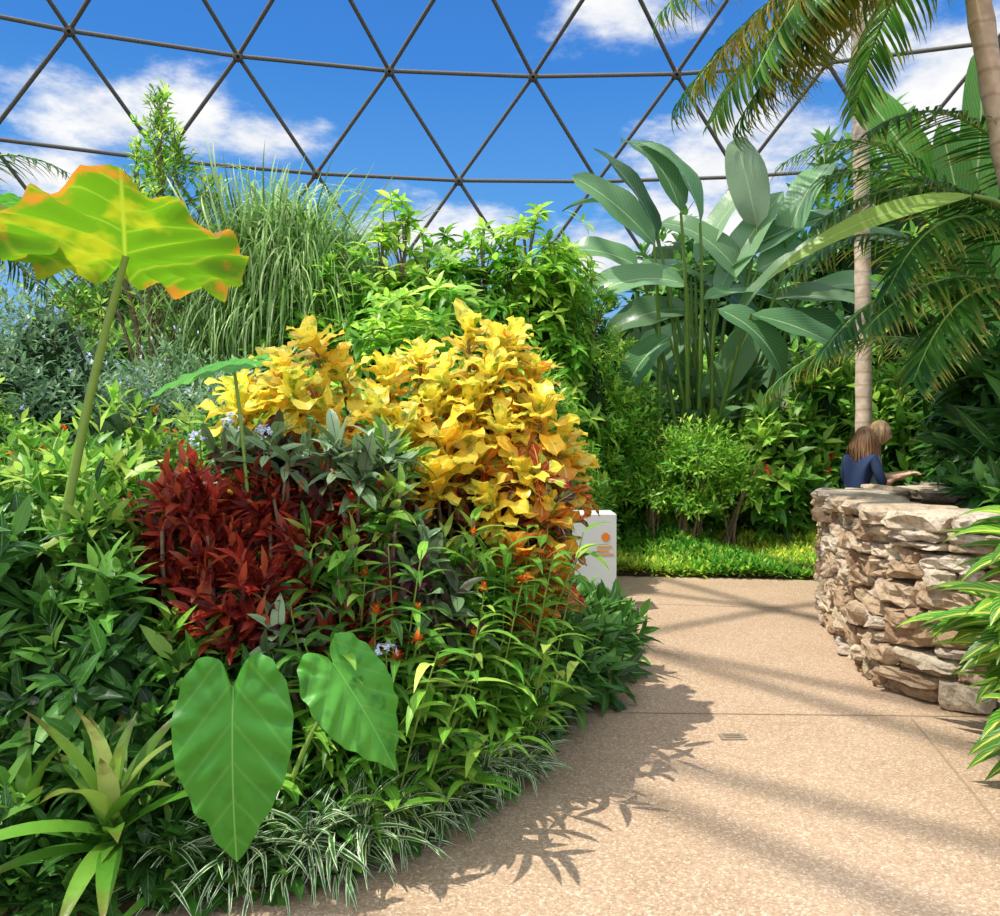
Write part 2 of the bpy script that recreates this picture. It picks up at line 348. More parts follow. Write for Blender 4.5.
def stone(c,d,n,l,dep,h,jit=.011,col=None):
    nx,ny,nz_=7,4,5
    i,j_,k=np.meshgrid(np.linspace(-1,1,nx),np.linspace(-1,1,ny),np.linspace(-1,1,nz_),indexing='ij')
    a=np.stack([i,j_,k],-1)
    pw=7.0; ln=(np.abs(a)**pw).sum(-1)**(1/pw); mx=np.abs(a).max(-1); q=a*(mx/np.maximum(ln,1e-6))[...,None]
    sh=rng.normal(0,.12,3); tp=rng.normal(0,.16,2)
    q[...,2]+=sh[0]*q[...,0]; q[...,0]+=sh[1]*q[...,2]*.6; q[...,2]*=1+tp[0]*q[...,0]; q[...,1]*=1+tp[1]*q[...,0]
    ph=rng.random(6)*6.28
    q[...,1]+=.12*np.sin(q[...,0]*3.1+ph[0])*np.cos(q[...,2]*2.7+ph[1])
    w_=q*A(l,dep,h)/2+rng.normal(0,jit,q.shape)*A(.6,1,.45)
    X=c[0]+d[0]*w_[...,0]+n[0]*w_[...,1]; Y=c[1]+d[1]*w_[...,0]+n[1]*w_[...,1]; ZZ=np.maximum(c[2]+w_[...,2],.002)
    idm=np.arange(nx*ny*nz_).reshape(nx,ny,nz_); F=[]
    def face(s,fl):
        f_=np.stack([s[:-1,:-1],s[1:,:-1],s[1:,1:],s[:-1,1:]],-1).reshape(-1,4); F.append(f_[:,::-1] if fl else f_)
    face(idm[:,:,0],1);face(idm[:,:,-1],0);face(idm[:,0,:],0);face(idm[:,-1,:],1);face(idm[0],1);face(idm[-1],0)
    sb.add(np.stack([X,Y,ZZ],-1).reshape(-1,3),np.concatenate(F),np.tile([rng.random() if col is None else col,.5,.5,.5],(nx*ny*nz_,1)))
z=0.0
hs_=[.17,.13,.16,.11,.14,.12,.1,.12]
for h in hs_:
    s=rng.random()*.3; e=s+LT
    while s<e:
        l=rng.uniform(.13,.36)*(1.15 if h>.15 else 1); p,d,n=pfr(s+l/2)
        r_=rng.random()
        if r_<.42 and h>.115:
            fz=rng.uniform(.35,.65)
            for zz,hh in ((h*fz/2,h*fz),(h*(1+fz)/2,h*(1-fz))): stone(A(*(p-n*.1+n*rng.uniform(-.04,.045)),z+zz),d,n,l*1.0,.26,hh*1.0)
        else:
            stone(A(*(p-n*.1+n*rng.uniform(-.04,.05)),z+h/2+rng.normal(0,.012)),d,n,l*1.0,.28,h*rng.uniform(.92,1.12))
        s+=l
    z+=h
s=0;ztop=z
while s<LT:
    l=rng.uniform(.25,.5); p,d,n=pfr(s+l/2); stone(A(*(p-n*.2),ztop+.055+rng.normal(0,.015)),d,n,l*1.0,.55,rng.uniform(.09,.15),.014,rng.uniform(.4,1)); s+=l
core=Buf()
nn_=len(per)
nm=[]
for i in range(0,nn_,2):
    p,d,n=pfr(S[i]); nm.append((p,n))
V=[];k=len(nm)
for off,zz in ((.13,0),(.13,ztop+.01),(.42,ztop+.01),(.42,.95)):
    V+=[(*(p-n*off),zz) for p,n in nm]
V+=[(3.9+(p[0]-3.9)*.02,6.2+(p[1]-6.2)*.02,.98) for p,n in nm]
idx=np.arange(5*k).reshape(5,k);nx=np.roll(idx,-1,1)
core.add(V,np.stack([idx[:3],nx[:3],nx[1:4],idx[1:4]],-1).reshape(-1,4),np.full((5*k,4),.5))
soilb=Buf(); soilb.add(V,np.stack([idx[3],nx[3],nx[4],idx[4]],-1).reshape(-1,4),np.full((5*k,4),.5))
build('stone_planter_wall',[(sb,m_stone),(core,m_mortar),(soilb,m_soil)],smooth=False)
# ------------------------------------------------------------ materials for leaves
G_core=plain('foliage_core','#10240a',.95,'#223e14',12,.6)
M_stem=leaf_mat('green_stem',['#4f6e2c','#84a448'],trans=0,pv=0)
M_bark=plain('bark','#6a5844',.9,'#8d7a60',25,.6)
M_dark=leaf_mat('dark_green_leaf',['#224a18','#376a26','#548e34','#84b850'],vein='#7aa65c',veinw=.12,side=6,rough=.36,trans=.32,pv=.8)
M_mid=leaf_mat('mid_green_leaf',['#386c22','#569430','#84ba42','#bcd862'],vein='#a8cc66',veinw=.1,rough=.4,trans=.4,pv=.8)
M_sch=leaf_mat('umbrella_leaf',['#407e24','#60a430','#94c844','#cce664'],vein='#9ccc50',veinw=.1,rough=.38,trans=.44,pv=.8)
M_blue=leaf_mat('grey_green_leaf',['#4a7048','#709866','#9cba8a'],vein='#9fbe90',rough=.45,trans=.33)
M_pur=leaf_mat('purple_green_leaf',['#542834','#505a3a','#6a8c58','#9ab888'],vein='#5a2430',veinw=.12,rough=.42,trans=.25,spec=.3,pv=.7)
M_mar=leaf_mat('maroon_leaf',['#4a1416','#842420','#b03c28','#bc5c38'],vein='#c86848',rough=.45,trans=.4,pv=.8)
M_cro=leaf_mat('croton_leaf',['#4c1412','#8e261a','#c84c1c','#e68c28','#f0bc34','#f2d648','#e8e058'],vein='#f4e480',veinw=.12,side=4,rough=.38,trans=.32,mott=.575,mottc='#9aae38',mscale=17,hue=.508,veins=.35,pv=.4)
M_eleg=leaf_mat('elephant_ear_leaf',['#3f8428','#4e9a30','#60ac3a'],vein='#8cc462',veinw=.02,side=6,rough=.42,trans=.35,veins=.22,pv=0,mott=.6,mottc='#468c2c',mscale=14)
M_elet=leaf_mat('giant_elephant_ear_leaf',['#3c7c12','#588c14','#7a9c1c'],vein='#a0b430',veinw=.025,side=6,edge='#c08228',edgew=-.02,edgen=1.0,rough=.45,trans=.5,veins=.5,hue=.5,pv=0,mott=.57,mottc='#a0a81e',mscale=5)  # yellow-green mottled leaf with an orange-brown edge
M_brom=leaf_mat('bromeliad_leaf',['#3a7424','#5c9830','#84aa40','#b4c070'],tip='#6a6a30',rough=.35,trans=.25)
M_spid=leaf_mat('spider_plant_leaf',['#2e6a24','#4c8c34'],edge='#e8eecb',edgew=.4,edgen=.3,rough=.45,trans=.3,pv=.6)
M_grass=leaf_mat('weeping_grass',['#527a38','#7ca852','#a4c86e','#d0e0a4'],rough=.5,trans=.42,pv=.6)
M_fan=leaf_mat('bird_of_paradise_leaf',['#3a6840','#588a54','#7ca672','#a4be92'],vein='#ccdaac',veinw=.05,side=16,rough=.33,trans=.33,spec=.4,veins=.25,pv=.6)
M_ban=leaf_mat('banana_leaf',['#387020','#589830','#a4c856'],vein='#d0dc94',veinw=.06,side=18,rough=.4,trans=.4,veins=.25)
M_palm=leaf_mat('palm_frond',['#224a18','#3a7024','#629434','#a2b04c'],tip='#a09838',rough=.4,trans=.33,pv=.6)
M_palmd=leaf_mat('yellowing_palm_frond',['#4e6e24','#8c9c34','#c4a844','#cc8834'],rough=.45,trans=.4)
M_gin=leaf_mat('shell_ginger_leaf',['#347420','#4c962c','#80b83c'],side=9,vein='#eee870',veinw=.26,rough=.36,trans=.32,veins=.65)
M_gcv=leaf_mat('groundcover_leaf',['#429030','#6cb43c','#a8d850','#e6ea68'],rough=.5,trans=.38,pv=.8)
M_fo=leaf_mat('orange_petal',['#e0481a','#f08020','#f8b030'],rough=.6,trans=.3)
M_fw=leaf_mat('pale_blue_petal',['#b8c4ec','#dfe4fa','#ffffff'],rough=.6,trans=.3)
M_fr=leaf_mat('red_petal',['#a01c14','#d8301c','#f05028'],rough=.6,trans=.3)
M_fp=leaf_mat('pink_petal',['#b03c6c','#d86c98','#f0a8c0'],rough=.6,trans=.3)
# ------------------------------------------------------------ shrub helper
def shrub(name,specs,mat,k,L,W,dens,tilt=(.3,1.4),slen=.1,droop=.5,prof='lance',nseg=3,fold=.25,stem=True,cn=.18,flowers=None,inner=.7,up=.5,five=False,wave=0,core=.7,cv=None,zmin=-.5):
    lb=Buf();cb=Buf();st=Buf();fb=Buf()
    for q,(c,r) in enumerate(specs):
        area=4*math.pi*((r[0]*r[1]+r[0]*r[2]+r[1]*r[2])/3)
        n=max(8,int(area*dens)); P,Ax=ell(c,r,n,zmin=zmin,inner=inner,up=up,seed=q*1.7+len(name))
        P[:,2]=np.maximum(P[:,2],.08)
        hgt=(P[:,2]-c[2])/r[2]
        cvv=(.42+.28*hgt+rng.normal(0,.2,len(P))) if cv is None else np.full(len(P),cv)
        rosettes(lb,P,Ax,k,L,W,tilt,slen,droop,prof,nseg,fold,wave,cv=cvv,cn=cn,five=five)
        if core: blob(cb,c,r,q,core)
        if stem:
            for s_ in range(6):
                e=P[rng.integers(len(P))]; b0=A(c[0]+rng.normal(0,.08),c[1]+rng.normal(0,.08),.03)
                tube(st,bez(b0,(b0+A(c[0],c[1],c[2]))/2+rng.normal(0,.08,3),e,7),[.025,.008],5)
        if flowers:
            fm,fd,fk,fL=flowers; nf=int(area*fd); Pf,Af=ell(c,A(*r)*1.06,nf,zmin=-.2,inner=.95,up=up,seed=q*1.7+len(name))
            rosettes(fb,Pf,Af,fk,fL,fL*.6,(.2,1.5),fL*.5,.3,'ovate',2,.2,cn=.2)
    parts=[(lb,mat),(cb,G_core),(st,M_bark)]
    if flowers: parts.append((fb,flowers[0]))
    return build(name,parts)
shrub('background_tree',[((-9,19,2.2),(2.5,2,2.9)),((-5.6,20,2.4),(2.5,2,3.2)),((-2,20,2.2),(2.4,2,2.9)),((1.5,20,2.2),(2.6,2,2.9)),((5,18.5,2.6),(2.6,2,3.6)),((9,17,3),(2.8,2,4.6)),((12.5,15,3),(2.6,2,4.6)),((-12,16,2),(2.6,2,3))],M_dark,7,.45,.16,9,droop=.4,nseg=3,core=.85)
shrub('background_shrub',[((2.6,13.6,1.3),(1.4,.9,1.7)),((4.6,13.2,1.4),(1.6,.9,1.9)),((.9,13.5,1.3),(1.3,.9,1.7)),((6.8,12,1.8),(1.5,1,2.6)),((-4.6,13.2,1.3),(1.5,.8,1.9)),((-6.2,12,1.4),(1.7,1,2.0)),((-8.2,11,1.4),(1.4,1,1.8)),((7.4,10.2,2),(1.2,1,3.0))],M_mid,7,.3,.1,18,nseg=3,core=.8)
shrub('umbrella_shrub',[((-1.35,9.6,1.8),(1.0,.9,1.9)),((-.4,10.0,2.0),(.85,.9,2.0)),((.5,10.4,2.0),(.7,.9,2.1)),((-2.2,9.4,1.4),(.9,.8,1.6)),((-.9,8.3,1.3),(1.2,.7,1.5))],M_sch,8,.24,.085,40,tilt=(.9,1.7),slen=.03,droop=.6,nseg=3,core=.68)
shrub('fine_leaf_shrub',[((.45,8.6,1.05),(.55,.6,1.2)),((1.15,10.4,1.3),(.55,.6,1.6)),((1.6,11.4,1.3),(.7,.6,1.6)),((.9,9.2,.7),(.35,.5,.8))],M_sch,9,.13,.045,110,tilt=(.6,1.6),slen=.12,droop=.4,nseg=2,core=.7)
shrub('dark_shrub',[((1.55,11.0,.75),(.5,.45,.8)),((2.2,12.1,1.0),(.9,.6,1.3))],M_dark,7,.2,.07,55,nseg=3,flowers=(M_fp,5,6,.04))
tb=Buf();stb=Buf()
for x,y,z in [(-1.4,9.6,4.05),(-.9,9.8,3.9),(.35,10.3,4.35),(.75,10.3,4.0),(-1.9,9.5,3.6),(-.2,10,4.1),(1.2,10.6,3.5),(-2.4,9.5,3.3),(-1.15,9.6,4.2),(.1,10.2,4.0)]:
    for _ in range(8):
        e=A(x,y,z)+rng.normal(0,.16,3).clip(-.35,.3); tube(stb,bez((x,y,z-1.0),(x,y,z-.4),e,6),[.015,.006],4)
        rosettes(tb,e,A(rng.normal(0,.3),rng.normal(0,.3),1),9,.23,.085,(1.0,1.8),.02,.6,nseg=3,cv=[rng.uniform(.5,.95)],cn=.12)
build('umbrella_shrub_sprigs',[(tb,M_sch),(stb,M_bark)])
tb=Buf();stb=Buf()
for top,w_ in [((-4.25,10,5.95),.2),((-3.95,9.8,5.3),.25),((-4.55,10,5.2),.25),((-4.95,10,4.5),.35),((-3.6,9.9,4.8),.3),((-4.3,9.6,4.6),.35),((-5.3,10,4.2),.35),((-4.1,9.7,5.6),.2),((-5.1,10,4.9),.15)]:
    top=A(*top); tube(stb,bez((-4.3,10,.1),(-4.3,10,2.8),top,10),[.05,.008],5)
    for _ in range(44):
        f_=rng.random(); pz=top-A(0,0,1.6)*f_; e=pz+A(rng.normal(0,w_*(.3+f_)),rng.normal(0,w_*(.35+f_)),.1)
        tube(stb,[pz-A(0,0,.15),e],.005,4)
        rosettes(tb,e,nrm(e-pz+A(0,0,.2)),9,.14,.05,(.5,1.5),.16,.3,'ovate',2,cv=[rng.uniform(.3,1)],cn=.15)
build('tall_feathery_shrub',[(tb,M_sch),(stb,M_bark)])
gb=Buf();gs=Buf()
N=190
for i in range(N):
    a=rng.uniform(0,6.28); r=rng.random()**.6
    base=A(-2.8+.35*math.cos(a)*r,10.4+.3*math.sin(a)*r,.05)
    top=A(-2.75+1.0*math.cos(a)*r+rng.normal(0,.08),10.4+.7*math.sin(a)*r,4.65-.75*r*r-rng.random()*.9)
    tube(gs,bez(base,(base+top)/2+A(0,0,.7),top,6),[.012,.005],4,.4)
    k=28; dirs=nrm(np.stack([rng.normal(0,1,k)+math.cos(a)*.6,rng.normal(0,1,k)-.2,rng.uniform(.2,1.6,k)],-1))
    leaves(gb,np.tile(top,(k,1))-Z*rng.random((k,1))*.6,dirs,Z,rng.uniform(.7,1.8,k),rng.uniform(.016,.03,k),rng.uniform(2.0,2.9,k),.1,'blade',7)
k=900; x0=rng.normal(0,1,k)
leaves(gb,np.stack([-2.8+.5*x0,10.0+rng.normal(0,.3,k),rng.uniform(2,4.3,k)],-1),nrm(np.stack([x0*.3,rng.normal(-.1,.3,k),np.ones(k)],-1)),A(0,-1,.3),rng.uniform(.6,1.2,k),.026,rng.uniform(.4,1.8,k),.1,'blade',6)
build('weeping_grass_clump',[(gb,M_grass),(gs,M_stem)])
shrub('plumbago_shrub',[((-3.7,6.3,1.3),(.95,.8,1.35)),((-2.6,6.9,1.25),(.8,.7,1.1)),((-4.9,6.6,1.3),(.9,.8,1.4)),((-2.2,6.2,.9),(.7,.6,1.0))],M_blue,7,.085,.035,210,prof='ovate',nseg=2,flowers=(M_fw,14,8,.024),core=.66)
shrub('golden_shrub',[((-2.35,4.6,.95),(.5,.4,.85)),((-3.0,4.7,.9),(.5,.4,.9)),((-1.7,5.2,.9),(.6,.5,.85))],M_mid,7,.14,.05,110,nseg=2,flowers=(M_fo,5,9,.04))
# bird of paradise trees
lb=Buf();pb=Buf()
fan=[((2.13,4.35),(1.62,5.62)),((2.03,4.18),(1.2,5.0)),((2.31,4.5),(1.95,5.75)),((2.6,4.42),(2.35,5.6)),((1.93,4.0),(1.05,4.5)),((2.75,4.07),(3.3,5.2)),((3.0,3.94),(4.1,4.75)),((2.48,3.66),(1.2,3.95)),((2.75,3.5),(3.9,3.9)),((2.6,3.4),(1.6,3.4)),((3.3,4.14),(4.5,5.2)),((3.6,3.5),(4.9,3.75)),((3.1,3.0),(2.2,3.2)),((3.2,3.2),(4.3,2.9)),((3.5,4.5),(3.2,5.6)),((2.9,3.2),(2.0,2.7)),
((3.9,4.2),(4.2,5.6)),((3.7,3.9),(5.2,4.6)),((2.7,3.9),(3.8,3.5)),((3.4,3.7),(2.6,4.9)),((4.2,3.6),(5.4,4.2)),((3.0,3.6),(3.6,4.9)),((4.3,4.0),(5.2,5.3)),((2.3,3.0),(1.5,2.5)),((3.6,2.9),(4.5,2.3)),((2.2,4.6),(1.3,5.5)),((3.2,3.3),(3.9,4.4)),((2.9,3.8),(2.2,4.3)),((3.5,3.9),(4.3,4.4)),((2.8,3.3),(3.7,2.8)),((3.4,3.2),(2.9,2.2)),((3.9,3.3),(5.0,3.0))]
for i,(b_,e_) in enumerate(fan):
    yj=11+rng.normal(0,.35); b=A(b_[0],yj,b_[1]); e=A(e_[0],yj-rng.uniform(-.1,.6),e_[1])
    d=e-b; Ln=np.linalg.norm(d)*1.15; side=np.sign(d[0]) or 1
    N_=A(-side*.35*abs(d[2]),-.4-.5*rng.random(),.45+.7*rng.random())+A(rng.normal(0,.3),0,0)
    leaves(lb,b,d,N_,Ln,.42+.12*rng.random(),rng.uniform(.4,1.4),.3,'paddle',12,.05,r1=[rng.uniform(.1,.95)],five=True)
    root=A(2.95+.3*(b[0]-2.9)+rng.normal(0,.2),11.4,1.0); tube(pb,bez(root,(root*.45+b*.55)+A(-.1*side,0,.2),b,10),[.045,.018],6,.5)
for k in range(8):
    x=3.0+rng.normal(0,.35); tube(pb,bez((x,11.4,.1),(x,11.4,1),(x+rng.normal(0,.1),11.3,1.8),6),[.11,.07],7,.3)
rosettes(lb,A(3.1,11.3,2.2)+rng.normal(0,.3,(8,3)),A(0,-.2,1),5,.9,.26,(.5,1.3),.3,.6,'paddle',8,cv=rng.random(8)*.6,five=True)
build('bird_of_paradise_tree',[(lb,M_fan),(pb,M_stem)])
shrub('small_leaf_shrub',[((2.45,10.1,1.4),(.55,.45,.55)),((2.95,10.2,1.05),(.4,.4,.5)),((1.98,10.2,.95),(.4,.35,.5)),((2.4,10,.8),(.45,.3,.35))],M_sch,6,.1,.04,140,prof='ovate',nseg=2,core=0,inner=.2,cv=.6,cn=.25)
shrub('broadleaf_shrub',[((3.6,10.5,.9),(.5,.5,1.0)),((4.4,10.8,1.2),(.6,.5,1.3)),((5.3,10.2,1.2),(.6,.5,1.4)),((2.9,11.0,.8),(.5,.35,.9))],M_mid,7,.28,.1,38,nseg=3,flowers=(M_fr,2.5,7,.07))
gb=Buf()
n=5600; x=rng.uniform(1.1,6,n); v_=rng.random(n)**1.3; y=9.42-.12*(x-1.3)+v_*1.9
zz=.06+.2*(np.sin(x*4+y*3)+1)*.5*(.3+v_)+.16*(y-9.3)+.22*v_*np.maximum(0,np.sin(x*3.1+1))
rosettes(gb,np.stack([x,y,zz],-1),Z,6,.12,.04,(.3,1.5),.05,.4,'ovate',2,cv=np.clip(.35+.6*(np.sin(x*2.2+y*2.5)+1)*.5+rng.normal(0,.2,n),0,1),cn=.2)
build('groundcover_planting',[(gb,M_gcv)])
m,t=newmat('palm_trunk'); geo=t.n('ShaderNodeNewGeometry'); sx=t.n('ShaderNodeSeparateXYZ'); t.l(geo.outputs['Position'],sx.inputs[0])
nn=t.n('ShaderNodeTexNoise'); nn.inputs['Scale'].default_value=12; t.l(geo.outputs['Position'],nn.inputs['Vector'])
s=t.m('SINE',t.m('ADD',t.m('MULTIPLY',sx.outputs[2],42.0),t.m('MULTIPLY',nn.outputs[0],2.0)))
p=t.n('ShaderNodeBsdfPrincipled'); t.l(t.mix(t.m('MULTIPLY',t.ramp(s,[(.75,(0,0,0,1)),(.98,(1,1,1,1))]),.35),t.ramp(nn.outputs[0],[(.3,'#c0a288'),(.7,'#dcc8b0')]),hexc('#846448')),p.inputs['Base Color']); p.inputs['Roughness'].default_value=.8
o=t.n('ShaderNodeOutputMaterial'); t.l(p.outputs[0],o.inputs[0]); M_trunk=m
def frond(lb,sb_,base,d,L,droop,n=44,ll=.5,lw=.03,hang=.5,c=None,vf=.15,tw=0):
    d=nrm(A(*d)); ts=np.linspace(0,1,14); pos=[A(*base)]; dirs=[]
    for t_ in ts[:-1]:
        dd=nrm(d+droop*t_**1.2*A(0,0,-1)); dirs.append(dd); pos.append(pos[-1]+dd*L/13)
    dirs.append(dirs[-1]); pos=np.array(pos); dirs=np.array(dirs)
    tube(sb_,pos,[.022,.004],5,.8)
    tt=np.linspace(.14,.99,n)
    P=np.stack([np.interp(tt,ts,pos[:,i]) for i in range(3)],-1); DD=nrm(np.stack([np.interp(tt,ts,dirs[:,i]) for i in range(3)],-1))
    sd=nrm(np.cross(DD,Z+A(tw,0,0))); upv=np.cross(sd,DD)
    lp=ll*np.sin(np.pi*np.clip(.12+.8*tt,0,1))**.6
    for sg in (-1,1):
        D_=DD*(.45+.5*tt[:,None])+sg*sd*.9+upv*vf-hang*.5*Z+rng.normal(0,.09,(n,3))
        leaves(lb,P,D_,upv,lp*rng.uniform(.85,1.1,n),lw,hang*rng.uniform(.8,1.8,n),.3,'blade',6,r1=(np.clip(rng.normal(.5,.2,n),0,1) if c is None else np.clip(rng.normal(c,.15,n),0,1)))
pt=Buf();pl=Buf();ps=Buf()
z_=np.linspace(0,1,60); pts=np.stack([4.36-.06*z_+.02*np.sin(z_*5),np.full(60,9.6),.05+8.6*z_],-1)
tube(pt,pts,.098+.004*np.cos(np.arange(60)*2.1)-.012*z_,12)
for i in range(13):
    a=i*2.4; frond(pl,ps,(4.3,9.6,8.6),(math.cos(a),math.sin(a),.9-.06*i),2.6,1.3,40,.6,.035,.6)
build('slender_palm',[(pt,M_trunk),(pl,M_palm),(ps,M_stem)])
pt=Buf();pl=Buf();ps=Buf();pd=Buf()
tube(pt,bez((4.3,5.9,.95),(3.5,5.5,3.2),(3.02,5.2,5.0),30),.075+.006*np.cos(np.arange(30)*2.1),12)
cr=(3.02,5.2,4.95)
FR=[((-1,-.1,.25),2.3,1.5,0),((-1,.35,.05),2.2,1.5,0),((-.8,-.5,.1),1.9,1.7,1),((-.6,.2,-.1),1.7,1.6,1),((-.9,.1,.7),2.4,1.5,0),((-.3,-.4,.3),2.0,2.2,0),((.2,-.3,.2),2.2,1.8,0),((.8,-.1,.2),2.2,1.4,0),((.9,.5,.5),2.2,1.2,0),((.1,.9,.4),2.4,1.4,0),((-.5,.8,.3),2.4,1.4,0),((.3,-.9,.5),2.2,1.4,0),((-.35,.1,.0),1.5,2.6,1),((-1,.0,-.1),2.1,1.3,1),((-.9,-.2,.0),2.0,2.2,0),((-.95,.3,-.25),1.9,1.5,0)]
for d,L,dr,dead in FR: frond(pd if dead else pl,ps,cr,d,L,dr,56,.5,.028,.9,c=.5 if dead else None)
build('leaning_palm',[(pt,M_trunk),(pl,M_palm),(ps,M_stem),(pd,M_palmd)])
pl=Buf();ps=Buf()
for b,d,L,dr in [((4.0,6.2,2.4),(-.75,-.1,.95),2.3,1.5),((4.0,6.0,2.3),(-.8,-.2,.7),2.1,1.7),((4.1,6.4,2.6),(-.5,0,1.1),2.6,1.3),((4.0,5.9,2.6),(-.85,-.3,.35),1.8,1.3),((4.3,6.3,2.5),(.2,-.3,1),2.4,1.2),((4.2,6,2.2),(-.4,-.6,.7),1.9,1.6),((4.4,6.6,2.6),(.6,.2,1),2.4,1.3),((4.0,6.6,2.2),(-.9,.2,.55),1.9,1.5),((4.1,6.1,3.0),(-.9,-.1,.75),1.9,.9),((3.9,5.9,3.2),(-.9,-.1,.45),1.7,1.1),((4.0,6.0,2.9),(-.7,-.3,.6),1.8,2.0),((4.0,5.8,3.3),(-.8,-.2,.9),1.8,1.3),((3.9,5.7,2.5),(-.8,-.3,.5),1.6,2.4)]:
    frond(pl,ps,b,d,L,dr,54,.46,.026,.55,c=.4); tube(ps,bez((4.3,6.4,.96),(4.25,6.3,1.8),b,8),[.035,.022],6,.6)
build('areca_palm',[(pl,M_palm),(ps,M_stem)])
pl=Buf();ps=Buf();pt=Buf()
tube(pt,bez((-5.3,6.8,.1),(-5.3,6.8,1.8),(-5.25,6.8,3.4),20),.09,10)
for i in range(14):
    a=i*2.4; frond(pl,ps,(-5.25,6.8,3.4),(math.cos(a),math.sin(a),1.1-.07*i),1.8,1.2,34,.4,.024,.5,c=.2)
build('feather_palm',[(pt,M_trunk),(pl,M_palm),(ps,M_stem)])
lb=Buf();pb=Buf()
for b,e,wd,Nn in [((4.9,8.6,3.7),(3.9,8.2,5.3),.5,(-.3,-.8,.5)),((5.0,8.6,3.6),(5.2,8.3,5.6),.5,(0,-.9,.4)),((4.9,8.5,3.4),(4.1,7.9,4.3),.45,(-.2,-.7,.7)),((5.1,8.5,3.2),(5.9,8.1,4.6),.5,(.2,-.8,.5)),((5.0,8.5,3.0),(4.6,8.0,4.6),.45,(-.2,-.8,.4)),((4.9,8.4,2.6),(4.0,7.9,3.3),.42,(-.1,-.7,.7))]:
    b=A(*b);e=A(*e); leaves(lb,b,e-b,A(*Nn),np.linalg.norm(e-b)*1.15,wd,.5,.2,'paddle',14,.03,r1=[.2+.4*rng.random()],five=True); tube(pb,bez((5.2,8.9,.1),(5.1,8.7,2),b,10),[.07,.025],7,.7)
b=A(2.95,5.0,3.13)
leaves(lb,b,(-1,-.05,-.12),A(.0,-.75,.66),1.35,.19,.85,.12,'lance',20,.0,r1=[1.0],five=True); tube(pb,bez((4.2,5.8,1.0),(4.1,5.5,3.2),b,14),[.03,.014],6,.8)
build('banana_plant',[(lb,M_ban),(pb,M_stem)])
shrub('ginger_clump',[((4.55,6.9,1.75),(.62,.6,1.0)),((4.2,5.6,1.6),(.55,.5,.75)),((4.9,5.8,1.9),(.6,.6,1.2))],M_dark,9,.42,.1,26,tilt=(.4,1.4),slen=.3,nseg=4,core=.7,stem=False,zmin=-.3)
shrub('glossy_shrub',[((3.55,5.6,1.22),(.28,.35,.2)),((3.45,5.1,1.18),(.3,.18,.16))],M_dark,7,.2,.09,45,nseg=3,stem=False,core=.6,zmin=0,prof='ovate')
shrub('red_ginger_clump',[((5.9,9.2,1.6),(.9,.6,1.9)),((6.6,7.6,1.6),(.9,.9,2.0))],M_dark,9,.45,.12,20,tilt=(.4,1.4),slen=.3,nseg=4,flowers=(M_fr,1.0,9,.09))
# shell ginger right foreground
lb=Buf();pb=Buf()
for i in range(44):
    b=A(2.82+abs(rng.normal(0,.1)),3.85+rng.normal(0,.2),.06); h=rng.uniform(.25,1.2); a=rng.normal(math.pi,.75)
    e=b+A(math.cos(a)*(.18+.28*rng.random()),math.sin(a)*.28,h); m_=b+A(0,0,h*.6); st=bez(b,m_,e,8); tube(pb,st,[.012,.006],5,.8)
    k=6; f_=rng.uniform(.45,1,k)[:,None]; P=(1-f_)**2*b+2*f_*(1-f_)*m_+f_**2*e
    sd=np.where(np.arange(k)%2==0,1,-1)[:,None]; ax=nrm(e-m_); s_=nrm(np.cross(ax,A(math.cos(a),math.sin(a),.2)))
    D_=nrm(ax*.5+sd*s_*.65+A(math.cos(a),math.sin(a),0)*.6+rng.normal(0,.1,(k,3)))
    leaves(lb,P,D_,Z+.4*ax+A(0,-.3,0),rng.uniform(.32,.5,k),rng.uniform(.1,.135,k),rng.uniform(.5,1.3,k),.25,'lance',8,five=True)
build('variegated_shell_ginger',[(lb,M_gin),(pb,M_stem)])
# ------------------------------------------------------------ elephant ears
TH=[0,4,10,22,42,68,95,118,138,152,164,173,180]; RR=[1,.95,.87,.76,.68,.63,.60,.58,.56,.51,.41,.28,.2]
def ear(lb,P,D,N,Ln,xs=.8,dome=.08,droop=.25,wavy=.015,c=.5,nr=18,nt=128):
    P=A(*P);D=nrm(A(*D));N=A(*N);N=nrm(N-np.dot(N,D)*D);S_=np.cross(D,N)
    th=np.linspace(-180,180,nt+1); r=np.interp(np.abs(th),TH,RR)
    r=np.convolve(np.concatenate([r[-4:-1],r,r[1:4]]),np.ones(3)/3,'same')[3:-3]; r[nt//2]=1
    s=np.linspace(.004,1,nr)[:,None]; tr=np.radians(th)[None]
    r=r*(1+wavy*.5*np.sin(tr[0]*17+c*9))
    x=s*r*np.sin(tr)*xs; y=s*r*np.cos(tr)
    z=-dome*x*x*4-droop*np.where(y>0,y,0)**2-.25*droop*np.where(y<0,y,0)**2+.05*np.abs(x)+wavy*s**3*np.sin(tr*13)+wavy*.7*s**2*np.sin(tr*5+1)+wavy*.5*s**4*np.sin(tr*23+2)
    z=z+.014*np.cos((y-np.abs(x)*.6)*26)*np.minimum(1,np.abs(x)*6)
    V=P+Ln*(x[...,None]*S_+y[...,None]*D+z[...,None]*N)
    idx=np.arange(nr*(nt+1)).reshape(nr,nt+1)
    F=np.stack([idx[:-1,:-1],idx[1:,:-1],idx[1:,1:],idx[:-1,1:]],-1)
    C=np.zeros((nr,nt+1,4)); C[...,0]=c; C[...,1]=(y+.6)/1.6; C[...,2]=.5+.5*x/(xs*.62); C[...,3]=s*np.ones((1,nt+1))
    lb.add(V,F,C)
lb=Buf();pb=Buf()
ear(lb,(-.87,2.6,.685),(.03,-.12,-1),(.12,-.85,.35),.475,.66,wavy=.022,c=.4); tube(pb,bez((-.75,3.0,.1),(-.8,2.9,.8),(-.87,2.62,.68),12),[.014,.008],7,.8)
